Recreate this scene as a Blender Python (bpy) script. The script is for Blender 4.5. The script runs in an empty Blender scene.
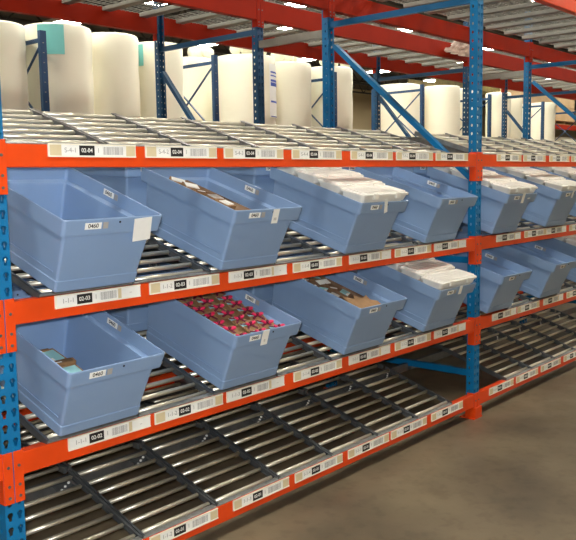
import bpy, bmesh, math, random
from mathutils import Vector, Matrix
random.seed(7)
S = bpy.context.scene
COL = S.collection
FLOOR = -0.03

# ------------------------------------------------------------------ materials
def mat(name, col, rough=.5, metal=0, noise=None, bump=None, emit=None, spec=None, coat=0, sss=0, alpha=None, trans=0):
    m = bpy.data.materials.new(name); m.use_nodes = True
    nt = m.node_tree; b = nt.nodes['Principled BSDF']
    b.inputs['Base Color'].default_value = (*col, 1)
    b.inputs['Roughness'].default_value = rough
    b.inputs['Metallic'].default_value = metal
    if spec is not None: b.inputs['Specular IOR Level'].default_value = spec
    if coat: b.inputs['Coat Weight'].default_value = coat; b.inputs['Coat Roughness'].default_value = .25
    if trans: b.inputs['Transmission Weight'].default_value = trans
    if emit: b.inputs['Emission Color'].default_value = (*emit[0], 1); b.inputs['Emission Strength'].default_value = emit[1]
    tc = nt.nodes.new('ShaderNodeTexCoord')
    if noise:
        sc, amt = noise
        n = nt.nodes.new('ShaderNodeTexNoise'); n.inputs['Scale'].default_value = sc; n.inputs['Detail'].default_value = 5
        nt.links.new(tc.outputs['Object'], n.inputs['Vector'])
        r = nt.nodes.new('ShaderNodeValToRGB'); r.color_ramp.elements[0].position = .3; r.color_ramp.elements[1].position = .7
        r.color_ramp.elements[0].color = (*[c*(1-amt) for c in col], 1)
        r.color_ramp.elements[1].color = (*[min(1, c*(1+amt)) for c in col], 1)
        nt.links.new(n.outputs['Fac'], r.inputs['Fac']); nt.links.new(r.outputs['Color'], b.inputs['Base Color'])
    if bump:
        sc, st = bump
        n2 = nt.nodes.new('ShaderNodeTexNoise'); n2.inputs['Scale'].default_value = sc; n2.inputs['Detail'].default_value = 4
        nt.links.new(tc.outputs['Object'], n2.inputs['Vector'])
        bp = nt.nodes.new('ShaderNodeBump'); bp.inputs['Strength'].default_value = st; bp.inputs['Distance'].default_value = .01
        nt.links.new(n2.outputs['Fac'], bp.inputs['Height']); nt.links.new(bp.outputs['Normal'], b.inputs['Normal'])
    return m
def srgb(r, g, b):
    f = lambda c: (c/255/12.92 if c/255 <= .04045 else ((c/255+.055)/1.055)**2.4)
    return (f(r), f(g), f(b))

M = {}
M['orange'] = mat('orange_paint', srgb(232, 72, 12), .38, noise=(6, .07))
M['red'] = mat('red_orange_paint', srgb(168, 40, 16), .55, noise=(5, .08), spec=.15)  # the orange beam paint with its dim-light tone put into the colour
M['blue'] = mat('blue_paint', srgb(6, 112, 166), .35, noise=(8, .08))
M['blue_shaded'] = mat('shaded_blue_paint', srgb(16, 74, 112), .4, noise=(8, .08))  # rack blue darkened in the colour for the weaker light on the second row
M['navy'] = mat('unlit_blue_paint', srgb(32, 70, 108), .45, noise=(8, .08))  # darker copy of the post blue, lack of light at the back painted in
M['roller'] = mat('roller_zinc', srgb(222, 216, 196), .32, .65)
M['steel'] = mat('galvanised_steel', srgb(205, 203, 195), .28, .9, noise=(30, .12))
M['plate'] = mat('grey_zinc_plate', srgb(150, 150, 146), .45, .6, noise=(25, .18))
M['rail'] = mat('dark_zinc_rail', srgb(118, 122, 124), .42, .7, noise=(20, .15))
M['galv'] = mat('wire_galvanised', srgb(150, 148, 138), .5, .3, noise=(10, .1))
M['bin'] = mat('blue_plastic', srgb(138, 166, 203), .36, noise=(3, .04), bump=(160, .04))
M['cream'] = mat('cream_label_holder', srgb(246, 241, 222), .35)
M['tan'] = mat('tan_label_blank', srgb(222, 206, 166), .4)
M['white'] = mat('white_paper', srgb(246, 246, 240), .55, noise=(40, .02))
M['black'] = mat('black_print', srgb(22, 22, 24), .5)
M['grey_print'] = mat('pale_grey_print', srgb(170, 168, 165), .6)
M['case'] = mat('frosted_plastic', srgb(250, 248, 240), .28, noise=(9, .05), coat=.3)
M['case_in'] = mat('beige_contents', srgb(190, 172, 140), .6, noise=(20, .2))
M['card'] = mat('brown_cardboard', srgb(158, 122, 84), .8, noise=(25, .12))
M['card2'] = mat('dark_brown_card', srgb(120, 92, 66), .8, noise=(25, .12))
M['pink'] = mat('pink_ribbon', srgb(228, 40, 92), .45)
M['maroon'] = mat('maroon_ribbon', srgb(110, 16, 52), .5)
M['teal'] = mat('teal_print', srgb(150, 205, 212), .45)
M['film'] = mat('white_film_wrap', srgb(240, 236, 214), .32, noise=(2, .025), bump=(5, .25), coat=.2)
M['film_blue'] = mat('blue_printing', srgb(70, 96, 190), .5)
M['film_teal'] = mat('teal_film_label', srgb(120, 200, 195), .5)
M['wood'] = mat('pallet_wood', srgb(176, 140, 96), .75, noise=(7, .15))
M['box'] = mat('kraft_carton', srgb(198, 168, 128), .8, noise=(3, .1))
M['ceil'] = mat('dark_ceiling_paint', srgb(70, 66, 60), .8, noise=(.6, .15))
M['truss'] = mat('dark_joist_steel', srgb(52, 50, 48), .7)
M['wall'] = mat('tan_wall_paint', srgb(206, 188, 148), .8, noise=(.3, .05))
M['lamp'] = mat('lamp_diffuser', (1, 1, 1), .5, emit=((1, .99, .95), 112))
M['lamp_rear'] = mat('lamp_diffuser_rear', (1, 1, 1), .5, emit=((1, .96, .86), 34))
M['housing'] = mat('lamp_housing', srgb(220, 220, 215), .5)
M['rubber'] = mat('dark_hole', (.01, .01, .012), .8)
M['plastic_wrap'] = mat('pink_white_plastic', srgb(226, 205, 190), .3, bump=(20, .5))
M['olive'] = mat('olive_machine_paint', srgb(112, 98, 50), .6, noise=(5, .3))
M['orangefile'] = mat('orange_card', srgb(215, 110, 60), .6)

# concrete floor
def floor_mat():
    m = bpy.data.materials.new('polished_concrete'); m.use_nodes = True; nt = m.node_tree; b = nt.nodes['Principled BSDF']
    tc = nt.nodes.new('ShaderNodeTexCoord')
    def nz(sc, det=6):
        n = nt.nodes.new('ShaderNodeTexNoise'); n.inputs['Scale'].default_value = sc; n.inputs['Detail'].default_value = det
        nt.links.new(tc.outputs['Object'], n.inputs['Vector']); return n
    n1, n2, n3 = nz(1.3), nz(14), nz(5)
    r = nt.nodes.new('ShaderNodeValToRGB'); r.color_ramp.elements[0].position = .3; r.color_ramp.elements[1].position = .72
    r.color_ramp.elements[0].color = (*srgb(96, 85, 69), 1); r.color_ramp.elements[1].color = (*srgb(140, 125, 100), 1)
    nt.links.new(n1.outputs['Fac'], r.inputs['Fac'])
    r2 = nt.nodes.new('ShaderNodeValToRGB'); r2.color_ramp.elements[0].position = .35; r2.color_ramp.elements[1].position = .5
    r2.color_ramp.elements[0].color = (.72, .7, .68, 1); r2.color_ramp.elements[1].color = (1, 1, 1, 1)
    nt.links.new(n2.outputs['Fac'], r2.inputs['Fac'])
    mx = nt.nodes.new('ShaderNodeMix'); mx.data_type = 'RGBA'; mx.blend_type = 'MULTIPLY'; mx.inputs[0].default_value = .55
    nt.links.new(r.outputs['Color'], mx.inputs[6]); nt.links.new(r2.outputs['Color'], mx.inputs[7])
    nt.links.new(mx.outputs[2], b.inputs['Base Color'])
    mr = nt.nodes.new('ShaderNodeMapRange'); mr.inputs['To Min'].default_value = .26; mr.inputs['To Max'].default_value = .5
    nt.links.new(n3.outputs['Fac'], mr.inputs['Value']); nt.links.new(mr.outputs['Result'], b.inputs['Roughness'])
    bp = nt.nodes.new('ShaderNodeBump'); bp.inputs['Strength'].default_value = .06; bp.inputs['Distance'].default_value = .01
    nt.links.new(n2.outputs['Fac'], bp.inputs['Height']); nt.links.new(bp.outputs['Normal'], b.inputs['Normal'])
    return m
M['floor'] = floor_mat()

# ------------------------------------------------------------------ mesh builder
class MB:
    def __init__(s): s.v = []; s.f = []
    def add(s, vs, fs):
        o = len(s.v); s.v += [tuple(v) for v in vs]; s.f += [tuple(i+o for i in f) for f in fs]; return s
    def box(s, x0, x1, y0, y1, z0, z1):
        return s.add([(x0,y0,z0),(x1,y0,z0),(x1,y1,z0),(x0,y1,z0),(x0,y0,z1),(x1,y0,z1),(x1,y1,z1),(x0,y1,z1)],
                     [(0,3,2,1),(4,5,6,7),(0,1,5,4),(1,2,6,5),(2,3,7,6),(3,0,4,7)])
    def bar(s, a, b, w, h, up=(0,0,1)):
        a, b = Vector(a), Vector(b); d = (b-a).normalized(); u = Vector(up)
        r = d.cross(u)
        if r.length < 1e-4: r = d.cross(Vector((1,0,0)))
        r.normalize(); u = r.cross(d).normalized()
        c = [(-1,-1),(1,-1),(1,1),(-1,1)]
        vs = [a+r*(i*w/2)+u*(j*h/2) for i, j in c]+[b+r*(i*w/2)+u*(j*h/2) for i, j in c]
        return s.add(vs, [(0,3,2,1),(4,5,6,7),(0,1,5,4),(1,2,6,5),(2,3,7,6),(3,0,4,7)])
    def cyl(s, a, b, r, n=10, r2=None):
        a, b = Vector(a), Vector(b); d = (b-a).normalized()
        x = d.orthogonal().normalized(); y = d.cross(x); r2 = r if r2 is None else r2
        vs = []
        for p, rr in ((a, r), (b, r2)):
            for i in range(n):
                t = 2*math.pi*i/n; vs.append(p+x*(rr*math.cos(t))+y*(rr*math.sin(t)))
        return s.add(vs, [(i, (i+1) % n, n+(i+1) % n, n+i) for i in range(n)]+[tuple(range(n-1,-1,-1)), tuple(range(n, 2*n))])
    def loft(s, rings, cap0=True, cap1=True, closed=True):
        n = len(rings[0]); vs = [p for r in rings for p in r]; fs = []
        for k in range(len(rings)-1):
            for i in range(n):
                j = (i+1) % n
                fs.append((k*n+i, k*n+j, (k+1)*n+j, (k+1)*n+i))
        if cap0: fs.append(tuple(range(n-1,-1,-1)))
        if cap1: fs.append(tuple(range((len(rings)-1)*n, len(rings)*n)))
        return s.add(vs, fs)
    def mesh(s, name, m, smooth=False):
        me = bpy.data.meshes.new(name); me.from_pydata(s.v, [], s.f); me.update()
        bm = bmesh.new(); bm.from_mesh(me); bmesh.ops.recalc_face_normals(bm, faces=bm.faces); bm.to_mesh(me); bm.free()
        if smooth:
            for p in me.polygons: p.use_smooth = True
        me.materials.append(M[m] if isinstance(m, str) else m)
        return me
    def build(s, name, m, parent=None, smooth=False, bevel=0):
        me = s.mesh(name, m, smooth); return link(name, me, parent, bevel)
def link(name, me, parent=None, bevel=0):
    o = bpy.data.objects.new(name, me); COL.objects.link(o)
    if parent: o.parent = parent
    if bevel:
        b = o.modifiers.new('bevel', 'BEVEL'); b.width = bevel; b.segments = 2; b.limit_method = 'ANGLE'
    return o
def tag(o, label=None, cat=None, group=None, kind=None):
    if label: o['label'] = label
    if cat: o['category'] = cat
    if group: o['group'] = group
    if kind: o['kind'] = kind
    return o
def empty(name, loc=(0,0,0), rot=(0,0,0), label=None, cat=None, group=None):
    o = bpy.data.objects.new(name, None); COL.objects.link(o); o.location = loc; o.rotation_euler = rot; o.empty_display_size = .1
    return tag(o, label, cat, group)
KIDS = {}
def copy_tree(o, parent=None):
    c = o.copy(); COL.objects.link(c)
    if parent: c.parent = parent
    for ch in list(o.children): copy_tree(ch, c)
    return c
def rrect(w, l, r, z, yc, n=4):
    pts = []
    for cx, cy, a0 in ((w/2-r, l/2-r, 0), (-w/2+r, l/2-r, 90), (-w/2+r, -l/2+r, 180), (w/2-r, -l/2+r, 270)):
        for i in range(n+1):
            t = math.radians(a0+90*i/n); pts.append((cx+r*math.cos(t), yc+cy+r*math.sin(t), z))
    return pts
TXT = {}
def text_mesh(s, size, m):
    k = (s, size, m)
    if k in TXT: return TXT[k]
    c = bpy.data.curves.new('t', 'FONT'); c.body = s; c.size = size; c.align_x = 'CENTER'; c.align_y = 'CENTER'; c.extrude = .0002; c.offset = .0003 if m != 'grey_print' else 0
    o = bpy.data.objects.new('t', c); COL.objects.link(o)
    dg = bpy.context.evaluated_depsgraph_get(); dg.update()
    me = bpy.data.meshes.new_from_object(o.evaluated_get(dg)); bpy.data.objects.remove(o); bpy.data.curves.remove(c)
    me.transform(Matrix.Rotation(math.radians(90), 4, 'X'))       # stands in the XZ plane, faces -Y
    me.materials.clear(); me.materials.append(M[m]); TXT[k] = me; return me

# ------------------------------------------------------------------ room shell
def struct(name, mb, m): return tag(mb.build(name, m), kind='structure')
RX0, RX1, RY0, RY1, CZ = -8, 62, -7, 25, 6.7
struct('floor', MB().box(RX0, RX1, RY0, RY1, FLOOR-.2, FLOOR), 'floor')
struct('ceiling', MB().box(RX0, RX1, RY0, RY1, CZ, CZ+.2), 'ceil')
struct('wall_back', MB().box(RX0, RX1, RY1, RY1+.2, FLOOR, CZ), 'wall')
struct('wall_right', MB().box(RX1, RX1+.2, RY0, RY1, FLOOR, CZ), 'wall')
struct('wall_left', MB().box(RX0-.2, RX0, RY0, RY1, FLOOR, CZ), 'wall')
struct('wall_front', MB().box(RX0, RX1, RY0-.2, RY0, FLOOR, CZ), 'wall')
# open-web roof joists
jm = MB()
L_ = RX1-RX0
for zz in (CZ-.04, CZ-.62): jm.box(RX0, RX1, -.04, .04, zz-.035, zz+.035)
n = 58
for i in range(n):
    a = RX0+L_*i/n; b = RX0+L_*(i+1)/n; mid = (a+b)/2
    jm.bar((a, 0, CZ-.62), (mid, 0, CZ-.04), .04, .04, (0,1,0)); jm.bar((mid, 0, CZ-.04), (b, 0, CZ-.62), .04, .04, (0,1,0))
jme = jm.mesh('roof_joist', 'truss')
for i, y in enumerate((4.5, 7.5, 9.0, 11.2, 13.8, 15.2, 17.6, 20, 22.4)):
    o = link('trim_%d' % (i+1), jme); o.location = (0, y, 0); tag(o, kind='structure')

# columns far behind
for i, (x, y) in enumerate(((24.6, 17.3), (36, 17.3), (13.5, 17.3))):
    c = MB().box(-.13,.13,-.13,.13, FLOOR, CZ).box(-.2,.2,-.2,.2,FLOOR,FLOOR+.02).build('building_column', 'truss'); c.location = (x, y, 0)
    tag(c, kind='structure')

# ceiling lamps
lp = empty('ceiling_lamp')
MB().box(-.34,.34,-.62,.62, 0, .09).build('housing', 'housing', lp, bevel=.01)
MB().box(-.3,.3,-.58,.58, -.012, 0).build('diffuser', 'lamp', lp)
hg = MB()
for y in (-.5, .5): hg.cyl((0,y,.09),(0,y,CZ-6.0),.006,6)
hg.build('hanger', 'truss', lp)
rear_me = None
first = True
seen = [(14,10.1),(18.9,10.1),(24,10.1),(29.2,10.1),(11.3,12.4),(16.1,12.4),(21,12.4),(26.2,12.4),(31.4,12.4),(11.2,16.4),(16.3,16.4),(21.2,16.4),(26,16.4),(30.5,16.4),(35.4,16.4),(27.4,20.3),(34,20.3),(34.2,13.0),(20,20.3),(41,13),(41,18)]
over = [(x, 3.95) for x in (.5, 5.4, 10.3, 15.2)]+[(x, y) for y in (-1.9,) for x in (-3.4, 1.4, 6.2, 11, 15.8)]+[(x, 5.6) for x in (-1.5, 3.4, 8.3, 13.2, 18.1, 23)]+[(x, 10.1) for x in (-.8, 4.1, 9)]+[(45,-2.6),(32,-2.6),(24,-2.6)]  # the rear aisle row is added to brighten the fronts of the rolls
for (x, y) in seen+over:
    o = lp if first else copy_tree(lp); first = False
    o.location = (x, y, 6.0)
    if y > 0:
        if rear_me is None:
            rear_me = [c for c in o.children if c.name.startswith('diffuser')][0].data.copy(); rear_me.materials.clear(); rear_me.materials.append(M['lamp_rear'])
        [c for c in o.children if c.name.startswith('diffuser')][0].data = rear_me
    r = 'above the picking aisle' if y < 0 else 'over the rear aisle, added to light the rolls' if y < 4 else 'over the rolls' if y < 6 else 'in the far roof rows'
    tag(o, 'bright white high bay lamp hanging %s' % r, 'lamp', 'high bay lamps '+r)

# ------------------------------------------------------------------ rack frames
PW, PD = .08, .06
def post_mesh(h, m, z0=FLOOR):
    mb = MB(); P = .058; n = int((h-z0)/P); t = .0025
    for k in range(n):
        za = z0+k*P
        for c in (-1, 1):
            x0, x1 = (-PW/2, 0) if c < 0 else (0, PW/2)
            cx, cz = c*.02, za+P/2
            hole = [(cx-.006,cz-.016),(cx+.006,cz-.016),(cx+.007,cz-.003),(cx+.0125,cz+.007),(cx+.007,cz+.017),(cx-.007,cz+.017),(cx-.0125,cz+.007),(cx-.007,cz-.003)]
            out = [(x0,za),(x1,za),(x1,cz-.002),(x1,cz+.008),(x1,za+P),(x0,za+P),(x0,cz+.008),(x0,cz-.002)]
            # ordering: outer points matched to the hole's eight points
            vs = []
            for y in (0, t):
                vs += [(p[0], y, p[1]) for p in out]+[(p[0], y, p[1]) for p in hole]
            fs = []
            for i in range(8):
                j = (i+1) % 8
                fs.append((i, j, 8+j, 8+i)); fs.append((16+i, 24+i, 24+j, 16+j)); fs.append((8+i, 8+j, 24+j, 24+i))
            mb.add(vs, fs)
    zt = z0+n*P
    # flanks with round holes left as seen from the side
    for sx in (-1, 1):
        for k in range(n):
            za = z0+k*P; cz = za+P/2; cy = PD/2+.006
            hole = [(cy+.008*math.cos(a), cz+.011*math.sin(a)) for a in [math.radians(225+45*i) for i in range(8)]]
            out = [(0,za),(PD/2,za),(PD,za),(PD,cz),(PD,za+P),(PD/2,za+P),(0,za+P),(0,cz)]
            X = sx*PW/2; X2 = X-sx*t
            vs = [(X,p[0],p[1]) for p in out]+[(X,p[0],p[1]) for p in hole]+[(X2,p[0],p[1]) for p in out]+[(X2,p[0],p[1]) for p in hole]
            fs = []
            for i in range(8):
                j = (i+1) % 8
                fs += [(i,j,8+j,8+i),(16+i,24+i,24+j,16+j),(8+i,8+j,24+j,24+i)]
            mb.add(vs, fs)
        mb.box(sx*PW/2-(.018 if sx>0 else 0), sx*PW/2+(.018 if sx<0 else 0), PD-t, PD, z0, zt)
    return mb.mesh('post', m)
FD = 1.35
def make_frame(m, h=3.62, depth=FD, diag=((1.28,2.78,.06,1.72),), horiz=(.30,1.13,2.95)):
    e = empty('rack_frame')
    pm = post_mesh(h, m)
    a = link('post', pm, e)
    b = link('post', pm, e); b.location = (0, depth+.03, 0); b.rotation_euler = (0, 0, math.pi)
    for z in horiz:
        MB().box(-.018,.018, .03, depth, z-.022, z+.022).build('strut', m, e)
    for (ya, za, yb, zb) in diag:
        MB().bar((0, ya, za), (0, yb, zb), .036, .05, (1,0,0)).build('diagonal_brace', m, e)
    for y in (.0, depth-.03-.03):
        MB().box(-.06,.06, y-.02, y+.1, FLOOR, FLOOR+.008).build('foot_plate', 'orange', e)
    return e
G2 = FD+.75
fr = make_frame('blue')
for i, (x, w) in enumerate(((0, 'at the left edge of the picture'), (3.66, 'nearest the picture centre, right of seven lanes'), (7.32, 'beyond the second bay, far right'), (-3.66, 'out to the left of the first bay'), (10.98, 'at the far end of the flow rack'))):
    o = fr if i == 0 else copy_tree(fr)
    o.location = (x, 0, 0); tag(o, 'blue flow rack upright frame, '+w, 'rack frame', 'upright frames of the flow rack')
fr2 = make_frame('blue_shaded', 3.62, FD, diag=((1.31,2.78,.06,1.3),), horiz=(.30,1.2,3.0))
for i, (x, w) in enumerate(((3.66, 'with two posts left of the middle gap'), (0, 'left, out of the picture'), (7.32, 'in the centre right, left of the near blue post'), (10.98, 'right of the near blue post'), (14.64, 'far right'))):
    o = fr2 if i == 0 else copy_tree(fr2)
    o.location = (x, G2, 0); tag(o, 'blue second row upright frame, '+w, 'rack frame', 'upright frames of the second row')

# ------------------------------------------------------------------ beams
def make_beam(L, h, m, conn_down=.10, face=.045):
    e = empty('rack_beam')
    b = MB().box(.0, L, -.004, face, 0, h)
    b.build('beam', m, e, bevel=.004)
    for s in (0, 1):
        X0, X1 = (-.038, .002) if s == 0 else (L-.002, L+.038)
        mb = MB().box(X0, X1, -.009, -.0045, -conn_down, h+.012)
        xs = .0005 if s == 0 else L-.0045
        mb.box(xs, xs+.004, -.0045, .05, -conn_down, h+.012)
        mb.build('end_connector', m, e, bevel=.003)
        cx = (X0+X1)/2
        for z in (h*.5, -conn_down*.3, -conn_down*.75):
            MB().cyl((cx, -.009, z), (cx, -.0125, z), .006, 8).build('rivet', 'rail', e)
    return e
BL = 3.66-PW
LV = {'bottom': .058, 'third': .617, 'second': 1.204, 'top': 1.797}
BH = {'bottom': .088, 'third': .090, 'second': .090, 'top': .092}
LN = {'bottom': 'bottom shelf', 'third': 'lower bin shelf', 'second': 'upper bin shelf', 'top': 'empty top shelf'}
BAYN = {0: 'left bay', 1: 'right bay', -1: 'bay outside the picture on the left', 2: 'far bay'}
proto_b = make_beam(BL, .091, 'orange')
used = False
def put_beam(proto, x, y, z, label, group, rz=0):
    global used
    o = copy_tree(proto); o.location = (x, y, z); o.rotation_euler = (0,0,rz); tag(o, label, 'beam', group); return o
for lv in LV:
    for bay in (0, 1, -1, 2):
        put_beam(proto_b, bay*3.66+PW/2, 0, LV[lv], 'orange front beam of the %s, %s' % (LN[lv], BAYN[bay]), 'front beams of the flow rack')
    for bay in (0, 1):
        if lv != 'top':
            put_beam(proto_b, bay*3.66+PW/2+BL, FD+.035, LV[lv]+.30, 'orange rear beam of the %s, %s' % (LN[lv], BAYN[bay]), 'rear beams of the flow rack', math.pi)
def rm_tree(o):
    for c in list(o.children): rm_tree(c)
    bpy.data.objects.remove(o)
rm_tree(proto_b)
# extend the lowest connectors down to the floor at the post foot
for x in (0, 3.66, 7.32):
    fb = empty('post_guard', (x, 0, FLOOR), label='orange foot guard wrapped round the base of the %s post of the flow rack' % {0:'left', 3.66:'middle', 7.32:'far'}[x], cat='post guard')
    MB().box(-.05,.05,-.022,-.0135,.008,.085).build('front_plate', 'orange', fb, bevel=.003)
    MB().box(-.05,-.0455,-.0135,.06,.008,.085).build('side_plate', 'orange', fb, bevel=.002)
    MB().box(.0455,.05,-.0135,.06,.008,.085).build('side_plate', 'orange', fb, bevel=.002)

big = {}
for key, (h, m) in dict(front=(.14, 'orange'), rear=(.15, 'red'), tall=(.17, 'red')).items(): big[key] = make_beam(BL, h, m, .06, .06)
def hi(key, bays, y, z, flip, who):
    for b in bays:
        put_beam(big[key], b*3.66+PW/2+(BL if flip else 0), y, z, '%s overhead beam, %s, %s bay' % ('orange' if key == 'front' else 'shade-toned red', who, ['first','second','third','fourth'][b]), 'overhead beams, '+who, math.pi if flip else 0)
hi('front', (0,1,2), 0, 3.085, False, 'front of the flow rack')
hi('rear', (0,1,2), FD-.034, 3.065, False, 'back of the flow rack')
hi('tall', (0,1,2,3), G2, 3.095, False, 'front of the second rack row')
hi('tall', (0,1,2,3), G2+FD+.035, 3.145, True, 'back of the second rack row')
for k in big: rm_tree(big[k])
# row spacers between the two rows
sp = MB().box(-.02,.02, FD+.03, G2, 2.86, 2.92).mesh('row_spacer', 'galv')
for i, x in enumerate((3.66, 7.32, 10.98)):
    o = link('row_spacer', sp); o.location = (x, 0, 0); tag(o, 'grey spacer bar joining the rack rows at the %s frames' % ['near','centre','far'][i], 'spacer bar', 'row spacers')

for b in (-1, 0, 1, 2):  # added sheets, block light from behind to keep the space under the beds dark
    e = empty('back_sheet', (b*3.66, FD+.20, 0), label='dark steel sheet closing the back of the flow rack, %s' % {-1:'outer left', 0:'left bay', 1:'right bay', 2:'far bay'}[b], cat='back sheet', group='back sheets of the flow rack')
    MB().box(.0,3.655,0,.004,FLOOR,2.05).build('sheet', 'rail', e)
    for x in (.3,1.8,3.3): MB().box(x-.02,x+.02,.004,.03,FLOOR,2.05).build('stiffener', 'rail', e)

# wire decks on the overhead beams
def make_deck(w, d):
    e = empty('wire_deck'); mb = MB(); wr = .0045
    nx = int(w/.05); ny = int(d/.1)
    for i in range(nx+1):
        x = w*i/nx; mb.box(x-wr/2, x+wr/2, 0, d, 0, wr)
    for j in range(ny+1):
        y = d*j/ny; mb.box(0, w, y-wr/2, y+wr/2, wr, 2*wr)
    mb.build('wire_mesh', 'galv', e)
    for x in (w*.14, w*.5, w*.86):
        MB().box(x-.045, x+.045, .02, d-.02, -.035, -.001).build('support_channel', 'galv', e, bevel=.004)
    return e
dk = make_deck(1.17, FD-.06)
cnt = 0
for row, bays, z in ((0, (0,1,2), 3.262), (G2, (0,1,2,3), 3.305)):
    for b in bays:
        for j in range(3):
            o = dk if cnt == 0 else copy_tree(dk); cnt += 1
            o.location = (b*3.66+PW/2+.02+j*1.185, row+.035, z)
            tag(o, 'galvanised overhead wire deck, %s row, %s bay, %s panel' % ('flow rack' if row == 0 else 'second', ['first','second','third','fourth'][b], ['left','middle','right'][j]), 'wire deck', 'wire decks overhead')

# ------------------------------------------------------------------ roller lanes
SL = .32; TH = math.atan(SL)
LW = .4525
def roll_mesh(w, r=.0108):
    mb = MB(); mb.cyl((0,0,0),(w,0,0), r, 14); mb.cyl((-.008,0,0),(w+.008,0,0), .004, 6); me = mb.mesh('roller', 'roller')
    for p in me.polygons:
        if len(p.vertices) == 4: p.use_smooth = True
    return me
def make_lane(railm, w=LW, n=7):
    e = empty('roller_lane'); rw = w-.044
    rm = roll_mesh(rw)
    for s in (0, 1):
        x = .002 if s == 0 else w-.014
        mb = MB().box(x+(0 if s == 0 else .009), x+(.003 if s == 0 else .012), .0, .585, -.028, .004)
        mb.box(x, x+.012, .0, .585, .001, .004).box(x, x+.012, .0, .585, -.028, -.025)
        mb.build('side_rail', railm, e)
    for k in range(n):
        o = link('roller', rm, e); o.location = (.022, .035+.0845*k, -.0095)
    MB().box(.004, w-.004, -.006, .020, -.010, -.004).build('front_plate', 'plate', e, bevel=.002)
    br = MB().box(w-.11,w-.02,.49,.55,-.040,-.034).build('splice_bracket', 'rail', e)
    for q in range(3): MB().cyl((w-.035-.03*q, .535-.018*q, -.034), (w-.035-.03*q, .535-.018*q, -.028), .0065, 8).build('bolt', 'white', br)
    return e
def make_rear(railm, w=LW):
    e = empty('rear_roller_lane'); rw = w-.052; rm = roll_mesh(rw)
    for s in (0, 1):
        x = .006 if s == 0 else w-.022
        MB().box(x, x+.016, 0, .95, -.028, .004).build('side_rail', railm, e)
    for k in range(10):
        o = link('roller', rm, e); o.location = (.026, .05+.094*k, -.0125)
    return e
# lane start X at the front for each level
def lanes_x(lv, bay):
    s = .041 if lv == 'top' else .15
    if bay: s = 3.69 if lv != 'top' else 3.70
    nn = 7 if bay == 0 else 6
    if lv == 'top' and bay == 0: nn = 8
    return [s+LW*k for k in range(nn) if bay*3.66+.04 <= s+LW*k and s+LW*k+LW <= (bay+1)*3.66-.03]
Z0 = {'bottom': .160, 'third': .720, 'second': 1.309, 'top': 1.893}
ORD = ['first','second','third','fourth','fifth','sixth','seventh','eighth']
protoD, protoS = make_lane('rail'), make_lane('plate')
rearD = make_rear('rail')
for lv in LV:
    for bay in (0, 1):
        for k, x in enumerate(lanes_x(lv, bay)):
            o = copy_tree(protoS if lv == 'top' else protoD)
            o.location = (x, 0, Z0[lv]); o.rotation_euler = (TH, 0, 0)
            tag(o, 'sloping roller lane, %s from left on the %s, %s' % (ORD[k], LN[lv], BAYN[bay]), 'roller lane', 'roller lanes of the flow rack')
            if lv != 'top':
                o = copy_tree(rearD); o.location = (x, .575, Z0[lv]+.575*SL+.002); o.rotation_euler = (math.atan(.06), 0, 0)
                tag(o, 'flat rear roller lane behind %s lane of the %s, %s' % (ORD[k], LN[lv], BAYN[bay]), 'roller lane', 'rear roller lanes of the flow rack')
for o in (protoD, protoS, rearD): rm_tree(o)
# support bars under the splice
for lv in LV:
    for bay in (0, 1):
        o = MB().box(bay*3.66+.02, bay*3.66+3.64, .575, .605, Z0[lv]+.55*SL-.095, Z0[lv]+.55*SL-.036).build('support_bar', 'rail')
        tag(o, 'dark cross bar under the sloping lanes of the %s, %s' % (LN[lv], BAYN[bay]), 'support bar', 'lane support bars')

# ------------------------------------------------------------------ label strips
bar_me = MB(); xx = 0
random.seed(3)
while xx < .10:
    w = random.choice((.0012,.002,.003)); bar_me.box(xx, xx+w, -.0004, 0, -.016, .016); xx += w+random.choice((.0015,.0025,.003))
bar_me = bar_me.mesh('barcode', 'grey_print')
def strip(x, z, w, num, pale, endcard):
    e = empty('label_strip', (x, -.004, z))
    H = .053
    mb = MB().box(0, w, -.004, 0, -H, 0).box(0, w, -.0065, -.004, -H, -H+.005).box(0, w, -.0065, -.004, -.005, 0)
    mb.build('holder', 'cream', e)
    MB().box(w*.14, w*.88, -.0046, -.004, -H+.006, -.006).build('location_card', 'white', e)
    if endcard:
        MB().box(w*.02, w*.14, -.0048, -.004, -H+.006, -.006).build('blank_card', 'white', e)
        MB().box(w*.76, w*.99, -.0052, -.004, -H+.006, -.006).build('price_card', 'white', e)
        MB().box(w*.72, w*.76, -.0050, -.004, -H+.006, -.006).build('tan_divider', 'tan', e)
        t = link('price_text', text_mesh('--', .02, 'grey_print'), e); t.location = (w*.875, -.0054, -H/2)
    else:
        MB().box(w*.02, w*.14, -.0048, -.004, -H+.006, -.006).build('blank_card', 'tan', e)
        MB().box(w*.88, w*.99, -.0048, -.004, -H+.006, -.006).build('end_card', 'tan', e)
    kx = w*.42 if not endcard else w*.325
    MB().box(kx-.036, kx+.036, -.0052, -.0046, -H+.007, -.007).build('number_plate', 'black', e)
    t = link('location_number', text_mesh(num, .023, 'white'), e); t.location = (kx, -.0055, -H/2)
    t = link('aisle_number', text_mesh(pale, .027, 'grey_print'), e); t.location = (kx-.076, -.0049, -H/2)
    t = link('check_digit', text_mesh('1', .027, 'grey_print'), e); t.location = (kx+.055, -.0049, -H/2)
    t = link('barcode', bar_me, e); t.location = (kx+.078, -.0046, -H/2); t.scale = (1 if not endcard else .8, 1, 1)
    return e
LX = [.218, .69, 1.158, 1.645, 2.15, 2.61, 3.07]
SX = {'top': LX, 'second': [.215,.685,1.17,1.64,2.13,2.595,3.055], 'third': [.243,.688,1.135,1.632,2.12,2.595,3.06],
      'bottom': [.18,.635,1.16,1.63,2.105,2.55,3.03]}
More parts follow.
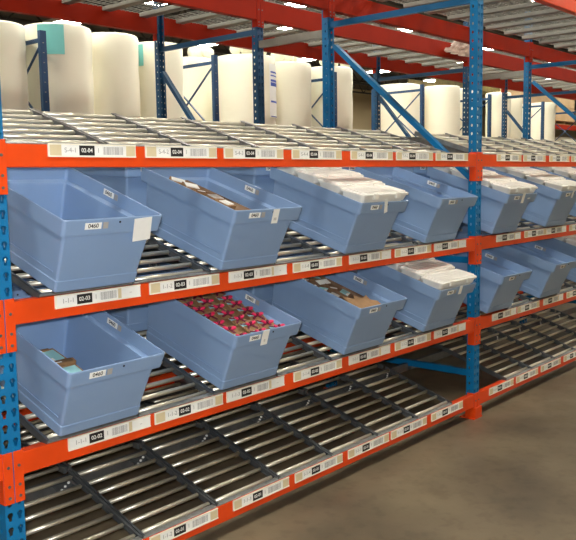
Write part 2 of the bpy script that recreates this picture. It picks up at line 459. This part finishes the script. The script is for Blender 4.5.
SX2 = {'top': [3.92,4.36,4.84,5.29,5.76,6.22,6.7], 'second': [3.93,4.40,4.81,5.28,5.75,6.2,6.68], 'third': [3.88,4.30,4.78,5.26,5.73,6.2,6.66], 'bottom': [3.85,4.30,4.76,5.23,5.7,6.17,6.64]}
bins_at = {('second',0):(0,2,4,6), ('third',0):(0,2,4,6), ('second',1):(0,2,4,6), ('third',1):(0,2,4,6)}
for li, lv in enumerate(('top','second','third','bottom')):
    for bay in (0, 1):
        for k, x in enumerate((SX, SX2)[bay][lv]):
            w = .42 if bay == 0 else .40
            e = strip(x, LV[lv]+BH[lv]+.001, w, '0%d-0%d' % (2+bay, 4-li), 'S-4-%d' % (k % 4+1) if lv == 'top' else '1-1-%d' % (k % 4+1), (k in bins_at.get((lv,bay), ())))
            tag(e, 'barcode label strip on the %s beam, %s from left, %s' % (LN[lv], ORD[k], BAYN[bay]), 'label', 'label strips on the front beams')

# ------------------------------------------------------------------ bins
def bin_mesh():
    mb = MB()
    R = lambda w, f, b, z, r=.02: rrect(w, b-f, r*.6, z, (f+b)/2)   # front v, back v
    rings = [R(.385,.006,.594,0,.016), R(.395,0,.60,.006,.02), R(.400,-.004,.605,.048,.02), R(.394,-.001,.602,.052,.02),
             R(.420,-.026,.624,.244,.022), R(.422,-.028,.626,.250,.022), R(.464,-.050,.648,.253,.026), R(.466,-.052,.650,.262,.027), R(.474,-.057,.655,.318,.028), R(.472,-.056,.654,.322,.028),
             R(.462,-.051,.649,.322,.026), R(.460,-.050,.648,.318,.026), R(.454,-.046,.644,.262,.024), R(.416,-.024,.622,.252,.02), R(.414,-.022,.620,.246,.02), R(.388,.006,.594,.008,.018)]
    mb.loft(rings, True, True)
    return mb.mesh('tote_body', 'bin')
BM_ = bin_mesh()
rib = MB()
for sx in (-1, 1):
    for v in (.12,.30,.48): rib.box(sx*.2, sx*.2+sx*.008, v-.003, v+.003, .06, .245)
def card_mesh(w, h, m, t=.0012): return MB().box(-w/2, w/2, -t, 0, -h/2, h/2).mesh('card', m)
TAG_C, TAG_B = card_mesh(.075, .026, 'white'), card_mesh(.024, .026, 'grey_print')
def make_bin():
    e = empty('storage_tote')
    link('tote_body', BM_, e)
    c = link('number_card', TAG_C, e); c.location = (-.105, -.0575, .295)
    t = link('number_text', text_mesh('0460', .024, 'black'), c); t.location = (0, -.0014, 0)
    b = link('barcode_patch', TAG_B, e); b.location = (-.048, -.0575, .295)
    c = link('number_card', TAG_C, e); c.location = (.2255, .31, .298); c.rotation_euler = (0, 0, -math.pi/2)
    t = link('number_text', text_mesh('0460', .024, 'black'), c); t.location = (0, -.0014, 0)
    b = link('barcode_patch', TAG_B, e); b.location = (.2255, .255, .298); b.rotation_euler = (0, 0, -math.pi/2)
    MB().cyl((.02,-.0562,.305),(.02,-.0580,.305),.0045,8).build('rivet_hole', 'rubber', e)
    # side seams moulded on the body
    for sx in (-1, 1):
        MB().bar((sx*.2045, .02, .085), (sx*.2045, .585, .085), .003, .004).build('side_seam', 'bin', e)
    return e
bproto = make_bin()
BINS = {}
BC = {('second',0): [.405,1.30,2.265,3.11], ('third',0): [.395,1.285,2.25,3.10], ('second',1): [4.03,4.95,5.87,6.8], ('third',1): [3.97,4.87,5.80,6.72]}
DESC = {('second',0,0): 'empty blue tote with large blank white note, far left',
 ('second',0,1): 'blue tote with small white tag and wrapped packs',
 ('second',0,2): 'blue tote of frosted cases with slanted white strip',
 ('second',0,3): 'blue tote, empty, just left of the middle blue post',
 ('third',0,0): 'blue tote holding two teal and brown packs, far left',
 ('third',0,1): 'blue tote packed with pink bows on brown cards',
 ('third',0,2): 'blue tote holding torn brown cardboard and white packs',
 ('third',0,3): 'blue tote full of frosted cases just left of the middle blue post',
 ('second',1,0): 'blue tote of frosted cases, first right of the middle post',
 ('second',1,1): 'blue tote of frosted cases, second right of the middle post',
 ('second',1,2): 'blue tote of frosted cases, third right of the middle post',
 ('second',1,3): 'blue tote of cases, fourth right of the middle post',
 ('third',1,0): 'empty blue tote, first right of the middle post',
 ('third',1,1): 'empty blue tote, second right of the middle post',
 ('third',1,2): 'blue tote with frosted cases, third right of the middle post',
 ('third',1,3): 'empty blue tote, fourth right of the middle post'}
def bin_loc(lv, x): return (x, -.02, Z0[lv]-.02*SL+.004)
for (lv, bay), xs in BC.items():
    for k, x in enumerate(xs):
        o = copy_tree(bproto); o.location = bin_loc(lv, x); o.location.z += .009 if lv == 'third' else 0; o.rotation_euler = (TH, 0, 0)
        tag(o, DESC[(lv,bay,k)]+', '+('upper row' if lv == 'second' else 'lower row'), 'tote', 'storage totes at the front')
        BINS[(lv,bay,k)] = o
        # the tote queued behind it
        q = copy_tree(bproto); yq = .70; q.location = (x, yq, Z0[lv]+.575*SL+(yq-.575)*.06+.009); q.rotation_euler = (math.atan(.06), 0, 0)
        tag(q, 'blue tote queued behind the %s front tote, %s, %s' % (ORD[k], LN[lv], BAYN[bay]), 'tote', 'storage totes queued behind')
rm_tree(bproto)
def inbin(key, name, uvw, label, cat, group=None, rot=(0,0,0)):
    b = BINS[key]; e = empty(name)
    mw = Matrix.Translation(b.location) @ Matrix.Rotation(TH, 4, 'X') @ Matrix.Translation(uvw) @ Matrix.Rotation(rot[2],4,'Z') @ Matrix.Rotation(rot[1],4,'Y') @ Matrix.Rotation(rot[0],4,'X')
    e.location = mw.to_translation(); e.rotation_euler = mw.to_euler(); return tag(e, label, cat, group)
# notes on the totes (stuck on: they move with the tote)
def note(key, u, w, wd, h, skew=0, txt=None, m='white'):
    o = MB().box(-wd/2, wd/2, -.0014, 0, -h/2, h/2).build('paper_note', m, BINS[key]); o['label'] = 'white paper note'
    o.location = (u, -.0585, w); o.rotation_euler = (0, skew, 0)
    if txt:
        t = link('note_text', text_mesh(txt, .02, 'grey_print'), o); t.location = (0, -.0016, -h*.2)
note(('second',0,0), .135, .268, .088, .098, math.radians(-4))
note(('second',0,1), .04, .284, .043, .072, 0, '00')
note(('second',0,2), .0, .30, .028, .085, math.radians(-18))
note(('third',0,1), -.035, .285, .045, .078, 0, '0')
note(('third',0,3), .02, .30, .035, .06)
note(('second',1,0), .0, .295, .04, .085); note(('second',1,1), -.01, .30, .03, .07); note(('second',1,2), 0, .30, .03, .06)

# frosted cases
def make_case(w=.468, l=.170, tk=.05):
    e = empty('plastic_case')
    mb = MB().loft([rrect(w-.04, l-.03, .02, -tk, 0), rrect(w-.02, l-.012, .022, -.016, 0)])
    mb.build('case_body', 'case', e)
    mb = MB().loft([rrect(w-.004, l, .02, -.016, 0), rrect(w, l+.004, .024, -.012, 0), rrect(w, l+.004, .024, -.004, 0), rrect(w-.008, l-.004, .022, -.002, 0), rrect(w-.03, l-.026, .02, .0, 0), rrect(w-.034, l-.03, .018, .007, 0), rrect(w-.044, l-.04, .016, .008, 0), rrect(w-.05, l-.046, .014, .004, 0)])
    mb.build('lid', 'case', e)
    for i in range(4):
        MB().box(-w/2+.045, w/2-.045, -l/2+.03+i*.03, -l/2+.036+i*.03, .003, .0065).build('lid_rib', 'case', e)
    for s in (-1, 1): MB().box(s*w*.24-.022, s*w*.24+.022, -l/2-.007, -l/2+.004, -.03, .002).build('latch', 'case', e, bevel=.002)
    return e
cproto = make_case()
CD = {('second',0,2): 'tote with the slanted white strip', ('third',0,3): 'lower tote left of the middle post', ('second',1,0): 'upper tote right of the middle post', ('second',1,1): 'upper tote, second past the post', ('second',1,2): 'upper tote, third past the post', ('second',1,3): 'upper tote, fourth past the post', ('third',1,2): 'lower tote, third past the post'}
def fill_cases(key, n=4, z=.352, tilt=-5, start=.036, step=.172):
    for i in range(n):
        for layer in range(2):
            d = ('front', 'second', 'third', 'rearmost')[i]
            lay = ('upper', 'lower')[layer]
            e = inbin(key, 'plastic_case', (.0, start+i*step, z+.012*(layer == 0)-.052*layer), 'frosted case, %s, %s layer, %s' % (d, lay, CD[key]), 'plastic case', 'frosted cases in the totes', (math.radians(tilt+random.uniform(-1.5,1.5)), 0, math.radians(random.uniform(-1,1))))
            if layer == 1:
                e.scale = (.95, .95, 1)
            for ch in cproto.children:
                c = ch.copy(); COL.objects.link(c); c.parent = e
for key in (('second',0,2), ('third',0,3), ('second',1,0), ('second',1,1), ('second',1,2), ('second',1,3), ('third',1,2)):
    fill_cases(key)
rm_tree(cproto)

# pink bows on brown cards
def bow_parts():
    card = MB().box(-.048,.048,-.034,.034,0,.002).mesh('backing_card', 'card')
    b = MB()
    def lobe(s):
        rings = []
        for t, w_, h_ in ((.0,.005,.003),(.009,.012,.005),(.020,.020,.008),(.030,.016,.006),(.035,.006,.003)):
            rings.append([(s*t, w_*math.cos(a)*.6, .011+h_*math.sin(a)+.010*(t/.035)) for a in [2*math.pi*i/8 for i in range(8)]])
        b.loft(rings)
    lobe(1); lobe(-1)
    bow = b.mesh('bow', 'pink', True)
    tails = MB().bar((0,0,.012),(.030,-.034,.006),.012,.003).bar((0,0,.012),(-.034,-.022,.006),.012,.003).bar((0,0,.010),(-.052,.018,.010),.006,.004).mesh('ribbon_tail', 'maroon')
    knot = MB().loft([[(.007*math.cos(a)*k, .007*math.sin(a)*k, z) for a in [2*math.pi*i/8 for i in range(8)]] for z, k in ((.006,.6),(.014,1.2),(.022,1.2),(.028,.5))]).mesh('knot', 'maroon', True)
    tg = MB().box(-.046,-.012,.004,.026,.002,.0035).mesh('teal_tag', 'teal')
    return (('backing_card', card), ('bow', bow), ('ribbon_tail', tails), ('knot', knot), ('teal_tag', tg))
BP = bow_parts(); random.seed(11)
rows, cols = 8, 3
for i in range(rows):
    for j in range(cols):
        key = ('third',0,1)
        u = -.135+j*.135+random.uniform(-.004,.004); v = .01+i*.078
        e = inbin(key, 'hair_bow', (u, v, .262+random.uniform(0,.012)), 'pink bow on brown card, %s row from front, %s from left' % (ORD[i], ORD[j]), 'hair bow', 'pink bows in the tote', (math.radians(random.uniform(6,16)), 0, math.radians(random.uniform(-22,22))))
        for nm, me in BP: link(nm, me, e)
# a folded liner of cardboard keeps them up
e = inbin(('third',0,1), 'cardboard_stack', (0, .29, .25), 'stack of brown backing cards filling the tote under the pink bows', 'cardboard')
MB().box(-.186,.186,-.275,.285,-.235,-.0).build('card_stack', 'card', e)

# packs
def pack(key, uvw, rot, label, s=(.10,.07,.03), group=None, m='teal', cm='card'):
    e = inbin(key, 'product_pack', uvw, label, 'pack', group, [math.radians(a) for a in rot])
    w, l, h = s
    MB().box(-w/2, w/2, -l/2, l/2, 0, h).build('carton', cm, e, bevel=.002)
    MB().box(-w*.42, w*.42, -l*.36, l*.36, h, h+.004).build('blister', m, e, bevel=.002)
    MB().box(-w*.42, w*.1, -l*.36, -l*.16, h+.004, h+.005).build('printed_band', 'white', e)
    return e
k = ('third',0,0)
pack(k, (-.10,.30,.165), (4,0,8), 'rear teal and white pack lying in the far left lower tote', (.15,.11,.03))
pack(k, (-.095,.15,.165), (4,0,3), 'front teal and white pack lying in the far left lower tote', (.15,.11,.03))
pack(k, (-.10,.225,.165), (3,0,0), 'brown pack lying between the two teal packs, far left tote', (.17,.03,.045), m='card2')
e = inbin(k, 'cardboard_stack', (-.07,.23,.0095), 'pile of brown cards under the teal packs, far left lower tote', 'cardboard')
MB().box(-.115,.06,-.19,.20,0,.153).build('card_stack', 'card2', e, bevel=.003)
k = ('second',0,1)
e = inbin(k, 'cardboard_stack', (-.08,.33,.0095), 'stack of cards inside the tote with the small white tag', 'cardboard')
MB().box(-.10,.10,-.26,.24,0,.262).build('card_stack', 'card2', e, bevel=.003)
for i, v in enumerate((.12,.21,.30,.39,.48)):
    pack(k, (-.13+.012*(i%2), v, .275), (8-4*(i%3), 6, 20-14*i), 'wrapped pack, %s from the front in the white tagged tote' % ORD[i], (.085,.07,.025), 'wrapped packs in the tagged tote', 'card2' if i == 2 else 'white')
k = ('third',0,2)
e = inbin(k, 'cardboard_stack', (-.02,.30,.0095), 'bulk of brown cards filling the tote with torn cardboard', 'cardboard')
MB().box(-.17,.17,-.28,.27,0,.235).build('card_stack', 'card2', e, bevel=.003)
random.seed(5)
for i in range(5):
    for j in range(2):
        pack(k, (-.125+.10*j, .22+.083*i, .252+.006*j), (random.uniform(-8,12), random.uniform(-8,8), random.uniform(-30,30)), 'white pack, %s from front, %s column, behind the torn cardboard' % (ORD[i], ('left','right')[j]), (.095,.075,.022), 'packs in the tote with torn cardboard', ('white','teal','card2')[(i+j)%3], 'card2')
e = inbin(k, 'torn_cardboard', (-.02,.09,.262), 'torn jagged piece of brown cardboard at the front of a lower tote', 'cardboard', rot=(math.radians(6),0,math.radians(8)))
prof = [(-.15,-.07),(.13,-.07),(.15,-.03),(.11,.0),(.14,.05),(.07,.03),(.04,.08),(.0,.05),(-.05,.10),(-.08,.05),(-.14,.07)]
MB().loft([[(x,y,0) for x,y in prof], [(x,y,.006) for x,y in prof]]).build('torn_sheet', 'card', e)

# ------------------------------------------------------------------ storage row of wrapped rolls
R3, D3, H3 = 4.71, 1.07, 3.29
def make_frame3():
    e = empty('rack_frame'); pm = MB()
    pm.box(-.035,.035,0,.003,FLOOR,H3).box(-.035,-.032,0,.05,FLOOR,H3).box(.032,.035,0,.05,FLOOR,H3)
    slots = MB()
    for k in range(int((H3-FLOOR)/.1)-1):
        z = FLOOR+.1+k*.1; slots.box(-.012,.006,-.0012,0,z-.008,z+.0)
    pme = pm.mesh('post', 'navy'); sme = slots.mesh('slot_marks', 'galv')
    a = link('post', pme, e); link('slot_marks', sme, a)
    b = link('post', pme, e); b.location = (0, D3, 0); b.rotation_euler = (0,0,math.pi)
    for z in (.3, 1.3, 2.3, H3-.09): MB().box(-.012,.012,.02,D3-.02,z-.02,z+.02).build('strut', 'navy', e)
    for za, zb in ((H3-.12, 2.33), (2.27, 1.33), (1.27, .33)):
        MB().bar((0.008,.05,za),(0.008,D3-.05,zb),.014,.022,(1,0,0)).build('diagonal_brace', 'navy', e)
        MB().bar((-.008,.05,zb),(-.008,D3-.05,za),.014,.022,(1,0,0)).build('diagonal_brace', 'navy', e)
    return e
f3 = make_frame3()
X3 = [3.17+2.44*k for k in range(7)]
for k, x in enumerate([.73]+X3):
    o = f3 if k == 0 else copy_tree(f3); o.location = (x, R3, 0)
    tag(o, 'thin navy cross braced frame among the white rolls, %s from left' % ORD[k], 'storage frame', 'frames among the white rolls')
bm3 = MB().box(.035, 2.405, 0, .05, 0, .1).mesh('shelf_beam', 'red')
dk3 = MB()
for j in range(9): dk3.box(.04, 2.4, .02+j*.118, .115+j*.118, .1, .12)
dk3 = dk3.mesh('plank_deck', 'wood')
for k in range(-1, 6):
    x = 3.17+2.44*k
    for nm, y in (('front', R3), ('back', R3+D3-.05)):
        o = link('shelf_beam', bm3); o.location = (x, y, 1.3); tag(o, 'red %s beam carrying the white rolls, %s storage bay' % (nm, ORD[k+1]), 'beam', 'beams under the white rolls')
    o = link('plank_deck', dk3); o.location = (x, R3, 1.3); tag(o, 'wooden plank deck under the white rolls, %s storage bay' % ORD[k+1], 'deck', 'plank decks under the rolls')

def make_roll(x, y, top, r, knob, base=1.425, teal=0, blue=0, desc=''):
    e = empty('wrapped_roll', (x, y, base), label=desc, cat='roll', group='white wrapped rolls')
    h = top-base; n = 40; rings = []
    rnd = random.Random(int(x*100))
    zs = [0, .02]+[.02+i*(h-.05)/16 for i in range(1, 16)]+[h-.03, h-.008, h]
    ph = [rnd.uniform(0, 6.3) for _ in range(3)]
    for i, z in enumerate(zs):
        k = 1 if 0 < i < len(zs)-2 else (.97 if i != len(zs)-1 else .90)
        dd = -.006 if i in (5, 10, 14) else 0
        rr = r*k+dd
        rings.append([(rr*(1+.006*math.sin(3*a+ph[0]+z)+.004*math.sin(7*a+ph[1]+2*z))*math.cos(a), rr*(1+.006*math.sin(3*a+ph[0]+z))*math.sin(a), z) for a in [2*math.pi*q/n for q in range(n)]])
    MB().loft(rings).build('roll_body', 'film', e, smooth=True)
    MB().cyl((0,0,h),(0,0,h+.006),.05,14).build('core', 'card', e)
    if knob:
        mb = MB()
        for q in range(6):
            cx, cy, rr = rnd.uniform(-.24,.24)*r/.4, rnd.uniform(-.24,.05)*r/.4, rnd.uniform(.07,.12)
            rg = []
            for t in range(1, 6):
                a = math.pi*t/6-math.pi/2
                rg.append([(cx+rr*math.cos(a)*(1+.25*math.sin(3*b+q))*math.cos(b), cy+rr*math.cos(a)*(1+.25*math.sin(3*b+q))*math.sin(b), h+.10+rr*1.1*math.sin(a)) for b in [2*math.pi*s/9 for s in range(9)]])
            mb.loft(rg)
        mb.build('gathered_film', 'film', e, smooth=True)
    def patch(name, a0, a1, z0, z1, m, off=.006):
        mb = MB(); k = 8; vs = []
        for i in range(k+1):
            a = a0+(a1-a0)*i/k
            for z in (z0, z1):
                for o_ in (off, off+.002): vs.append(((r+o_)*math.cos(a), (r+o_)*math.sin(a), z))
        fs = []
        for i in range(k):
            b = i*4; c = b+4
            fs += [(b+1,c+1,c+3,b+3),(b,b+2,c+2,c),(b,c,c+1,b+1),(b+2,b+3,c+3,c+2)]
        fs += [(0,1,3,2),(k*4,k*4+2,k*4+3,k*4+1)]
        return mb.add(vs, fs).build(name, m, e)
    if teal: patch('teal_label', *teal, 'film_teal')
    if blue:
        a0, a1 = blue
        patch('printed_label', a0, a1, h-.85, h-.12, 'white')
        for z, hh in ((h-.22,.02),(h-.27,.015),(h-.33,.03),(h-.37,.05),(h-.62,.025),(h-.83,.012)):
            o = patch('print_line', a0+.06, a1-.06, z-hh, z, 'film_blue', .0085)
    return e
R_ = math.radians
rolls = [(2.80,5.08,3.35,.33,0,0,0,'white wrapped roll at the far left edge, left of the first dark blue post'),
 (3.60,5.12,3.42,.37,0,(R_(205),R_(248),1.66,1.97),0,'tall white wrapped roll with a teal label behind the first dark blue post'),
 (4.43,5.30,3.45,.34,0,0,0,'second white roll to the right of the first dark blue post'),
 (5.20,5.38,3.44,.34,0,(R_(188),R_(204),1.72,1.98),0,'white roll with teal corner label behind the left blue post'),
 (4.75,6.6,3.42,.3,0,0,0,'white roll standing further back between the first two rolls'),
 (6.62,6.30,3.50,.34,1,0,0,'white roll with gathered film on top seen through the cross brace'),
 (6.73,5.30,3.43,.43,1,0,(R_(275),R_(318)),'wide white roll with blue printing on its right side'),
 (7.60,5.30,3.42,.38,1,0,0,'white film-topped roll right of the blue-printed roll'),
 (8.60,5.28,3.44,.38,1,0,0,'white film-topped roll behind the blue post of the middle frame'),
 (8.62,6.35,3.5,.4,1,0,0,'white roll behind the film-topped rolls'),
 (11.60,5.95,3.46,.42,0,0,0,'white roll left of the fourth dark blue post, past the open gap'),
 (12.38,5.50,3.45,.38,0,0,0,'white roll directly right of the fourth dark blue post'),
 (13.45,5.6,3.48,.37,0,0,0,'white roll just left of the near blue post'),
 (14.17,5.18,3.43,.26,0,0,0,'slim white roll just right of the near blue post'),
 (14.90,5.32,3.40,.30,0,0,0,'white roll between the two far blue posts'),
 (17.2,5.6,3.42,.34,0,0,0,'white roll left of the far carton stack'),
 (18.05,6.2,3.5,.32,0,0,0,'white roll in front of the far cartons')]
for (x,y,t,r,kn,te,bl,ds) in rolls:
    b = 1.425 if R3 < y-r and y+r < R3+D3+.45 else 1.425
    make_roll(x,y,t,r,kn,b,te,bl,ds)
# second storage row standing back to back, its planks carry the rolls further back
o = MB().box(3.9,19,6.05,6.95,1.30,1.42).build('plank_deck', 'wood'); tag(o, 'long wooden plank deck under the rearmost white rolls', 'deck')
for i, x in enumerate((4.0, 6.3, 8.6, 10.9, 13.2, 15.5, 17.8)):
    for y in (6.15, 6.85):
        o = MB().box(-.04,.04,-.04,.04,FLOOR,1.30).build('deck_leg', 'navy'); o.location = (x,y,0); tag(o, 'dark blue post under the rearmost plank deck, %s pair' % ORD[i], 'post', 'posts under the rearmost deck')

# ------------------------------------------------------------------ far right rack with cartons
def far_rack():
    e = empty('pallet_rack', (0,0,0), label='dark pallet rack with red beams and blue cross braces, far right behind the flow rack', cat='pallet rack')
    for x in (20.4, 24.4):
        for y in (7.2, 8.4): MB().box(x-.06,x+.06,y-.05,y+.05,FLOOR,3.05).build('post', 'navy', e)
        MB().bar((x,7.2,1.2),(x,8.4,2.9),.04,.06,(1,0,0)).build('diagonal_brace', 'navy', e)
    for y in (7.2, 8.4):
        for z in (1.8, 3.05):
            MB().box(20.46,24.34,y-.03,y+.03,z,z+.14).build('beam', 'red', e)
    MB().box(20.4,24.4,7.25,8.35,3.19,3.22).build('shelf_board', 'wood', e)
    MB().box(20.4,24.4,7.25,8.35,1.94,1.97).build('shelf_board', 'wood', e)
    return e
far_rack()
for i, (x, w, h) in enumerate(((21.15, 1.5, 1.15), (22.75, 1.5, 1.2))):
    e = empty('carton_pallet', (x, 7.8, 3.22), label='big tan carton stack on top of the far right pallet rack, %s one' % ('left', 'right')[i], cat='carton', group='cartons on the far rack')
    pl = MB()
    for yy in (-.5,-.25,0,.25,.5): pl.box(-w/2,w/2,yy-.05,yy+.05,.09,.11)
    for xx in (-w/2+.05,0,w/2-.05): pl.box(xx-.05,xx+.05,-.5,.5,0,.09)
    pl.build('pallet', 'wood', e)
    for lay in range(3):
        z = .11+lay*h/3
        MB().box(-w/2+.01,w/2-.01,-.5,.5,z,z+h/3-.006).build('carton', 'box', e, bevel=.01)
for i, x in enumerate((21.4, 23.2)):
    e = empty('wrapped_roll', (x, 7.8, 1.97), label='white wrapped bale on the lower shelf of the far right rack, %s one' % ('left','right')[i], cat='roll', group='bales on the far rack')
    MB().loft([rrect(1.4,1,.15,0,0), rrect(1.45,1.05,.18,.3,0), rrect(1.4,1,.2,.8,0), rrect(1.1,.8,.2,.88,0)]).build('bale_body', 'film', e, smooth=True)
# overhead conveyor hint behind the far rolls
e = empty('conveyor', (24.5, 11.0, 0), label='olive brown overhead conveyor far behind the rolls near the far right', cat='conveyor')
MB().box(-4,4,-.5,.5,4.45,4.55).build('conveyor_bed', 'olive', e)
for s in (-.5,.5): MB().box(-4,4,s-.03,s+.03,4.55,4.8).build('guard_rail', 'olive', e)
for x in (-3.5,0,3.5):
    for s in (-.45,.45): MB().box(x-.05,x+.05,s-.05,s+.05,FLOOR,4.45).build('leg', 'truss', e)

# crumpled plastic hanging from the red overhead beam
e = empty('crumpled_plastic', (6.95, G2-.06, 3.16), label='crumpled pinkish white plastic sheet hanging on the red overhead beam', cat='plastic sheet')
random.seed(21)
mb = MB(); nx_, nz_ = 12, 8; vs = []
for j in range(nz_+1):
    for i in range(nx_+1):
        u, w = i/nx_, j/nz_
        wid = .12+.2*(1-w)**.8
        vs.append(((u-.5)*2*wid+.08*w, random.uniform(-.03,.03)-.01, -.03+.18*w+random.uniform(-.012,.012)))
mb.add(vs, [(j*(nx_+1)+i, j*(nx_+1)+i+1, (j+1)*(nx_+1)+i+1, (j+1)*(nx_+1)+i) for j in range(nz_) for i in range(nx_)])
o = mb.build('plastic_sheet', 'plastic_wrap', e); sm = o.modifiers.new('s', 'SOLIDIFY'); sm.thickness = .004

# ------------------------------------------------------------------ light
w = bpy.data.worlds.new('World'); S.world = w; w.use_nodes = True
w.node_tree.nodes['Background'].inputs[0].default_value = (1, .96, .88, 1); w.node_tree.nodes['Background'].inputs[1].default_value = .3

# camera
cam = bpy.data.cameras.new('camera'); co = bpy.data.objects.new('camera', cam); COL.objects.link(co)
cx, cy, cz, yaw, pitch, roll, f = -1.4932, -2.7527, 1.7430, -.8449, -.1156, -.0162, 796.27
r0 = Vector((math.cos(yaw), math.sin(yaw), 0)); fw = Vector((-math.sin(yaw)*math.cos(pitch), math.cos(yaw)*math.cos(pitch), math.sin(pitch)))
u0 = r0.cross(fw); r = r0*math.cos(roll)+u0*math.sin(roll); u = -r0*math.sin(roll)+u0*math.cos(roll)
co.matrix_world = Matrix(((r.x,u.x,-fw.x,cx),(r.y,u.y,-fw.y,cy),(r.z,u.z,-fw.z,cz),(0,0,0,1)))
cam.sensor_width = 36; cam.lens = f/576*36; cam.clip_end = 200
S.camera = co
# on-camera flash
fl = bpy.data.lights.new('camera_flash', 'AREA'); fl.shape = 'DISK'; fl.size = .06; fl.energy = 46; fl.color = (.93, .96, 1)
fo = bpy.data.objects.new('camera_flash', fl); COL.objects.link(fo)
fo.matrix_world = Matrix.Translation(u*.07-r*.03) @ co.matrix_world

S.view_settings.view_transform = 'Standard'; S.view_settings.look = 'None'; S.view_settings.gamma = 1
S.view_settings.exposure = .86
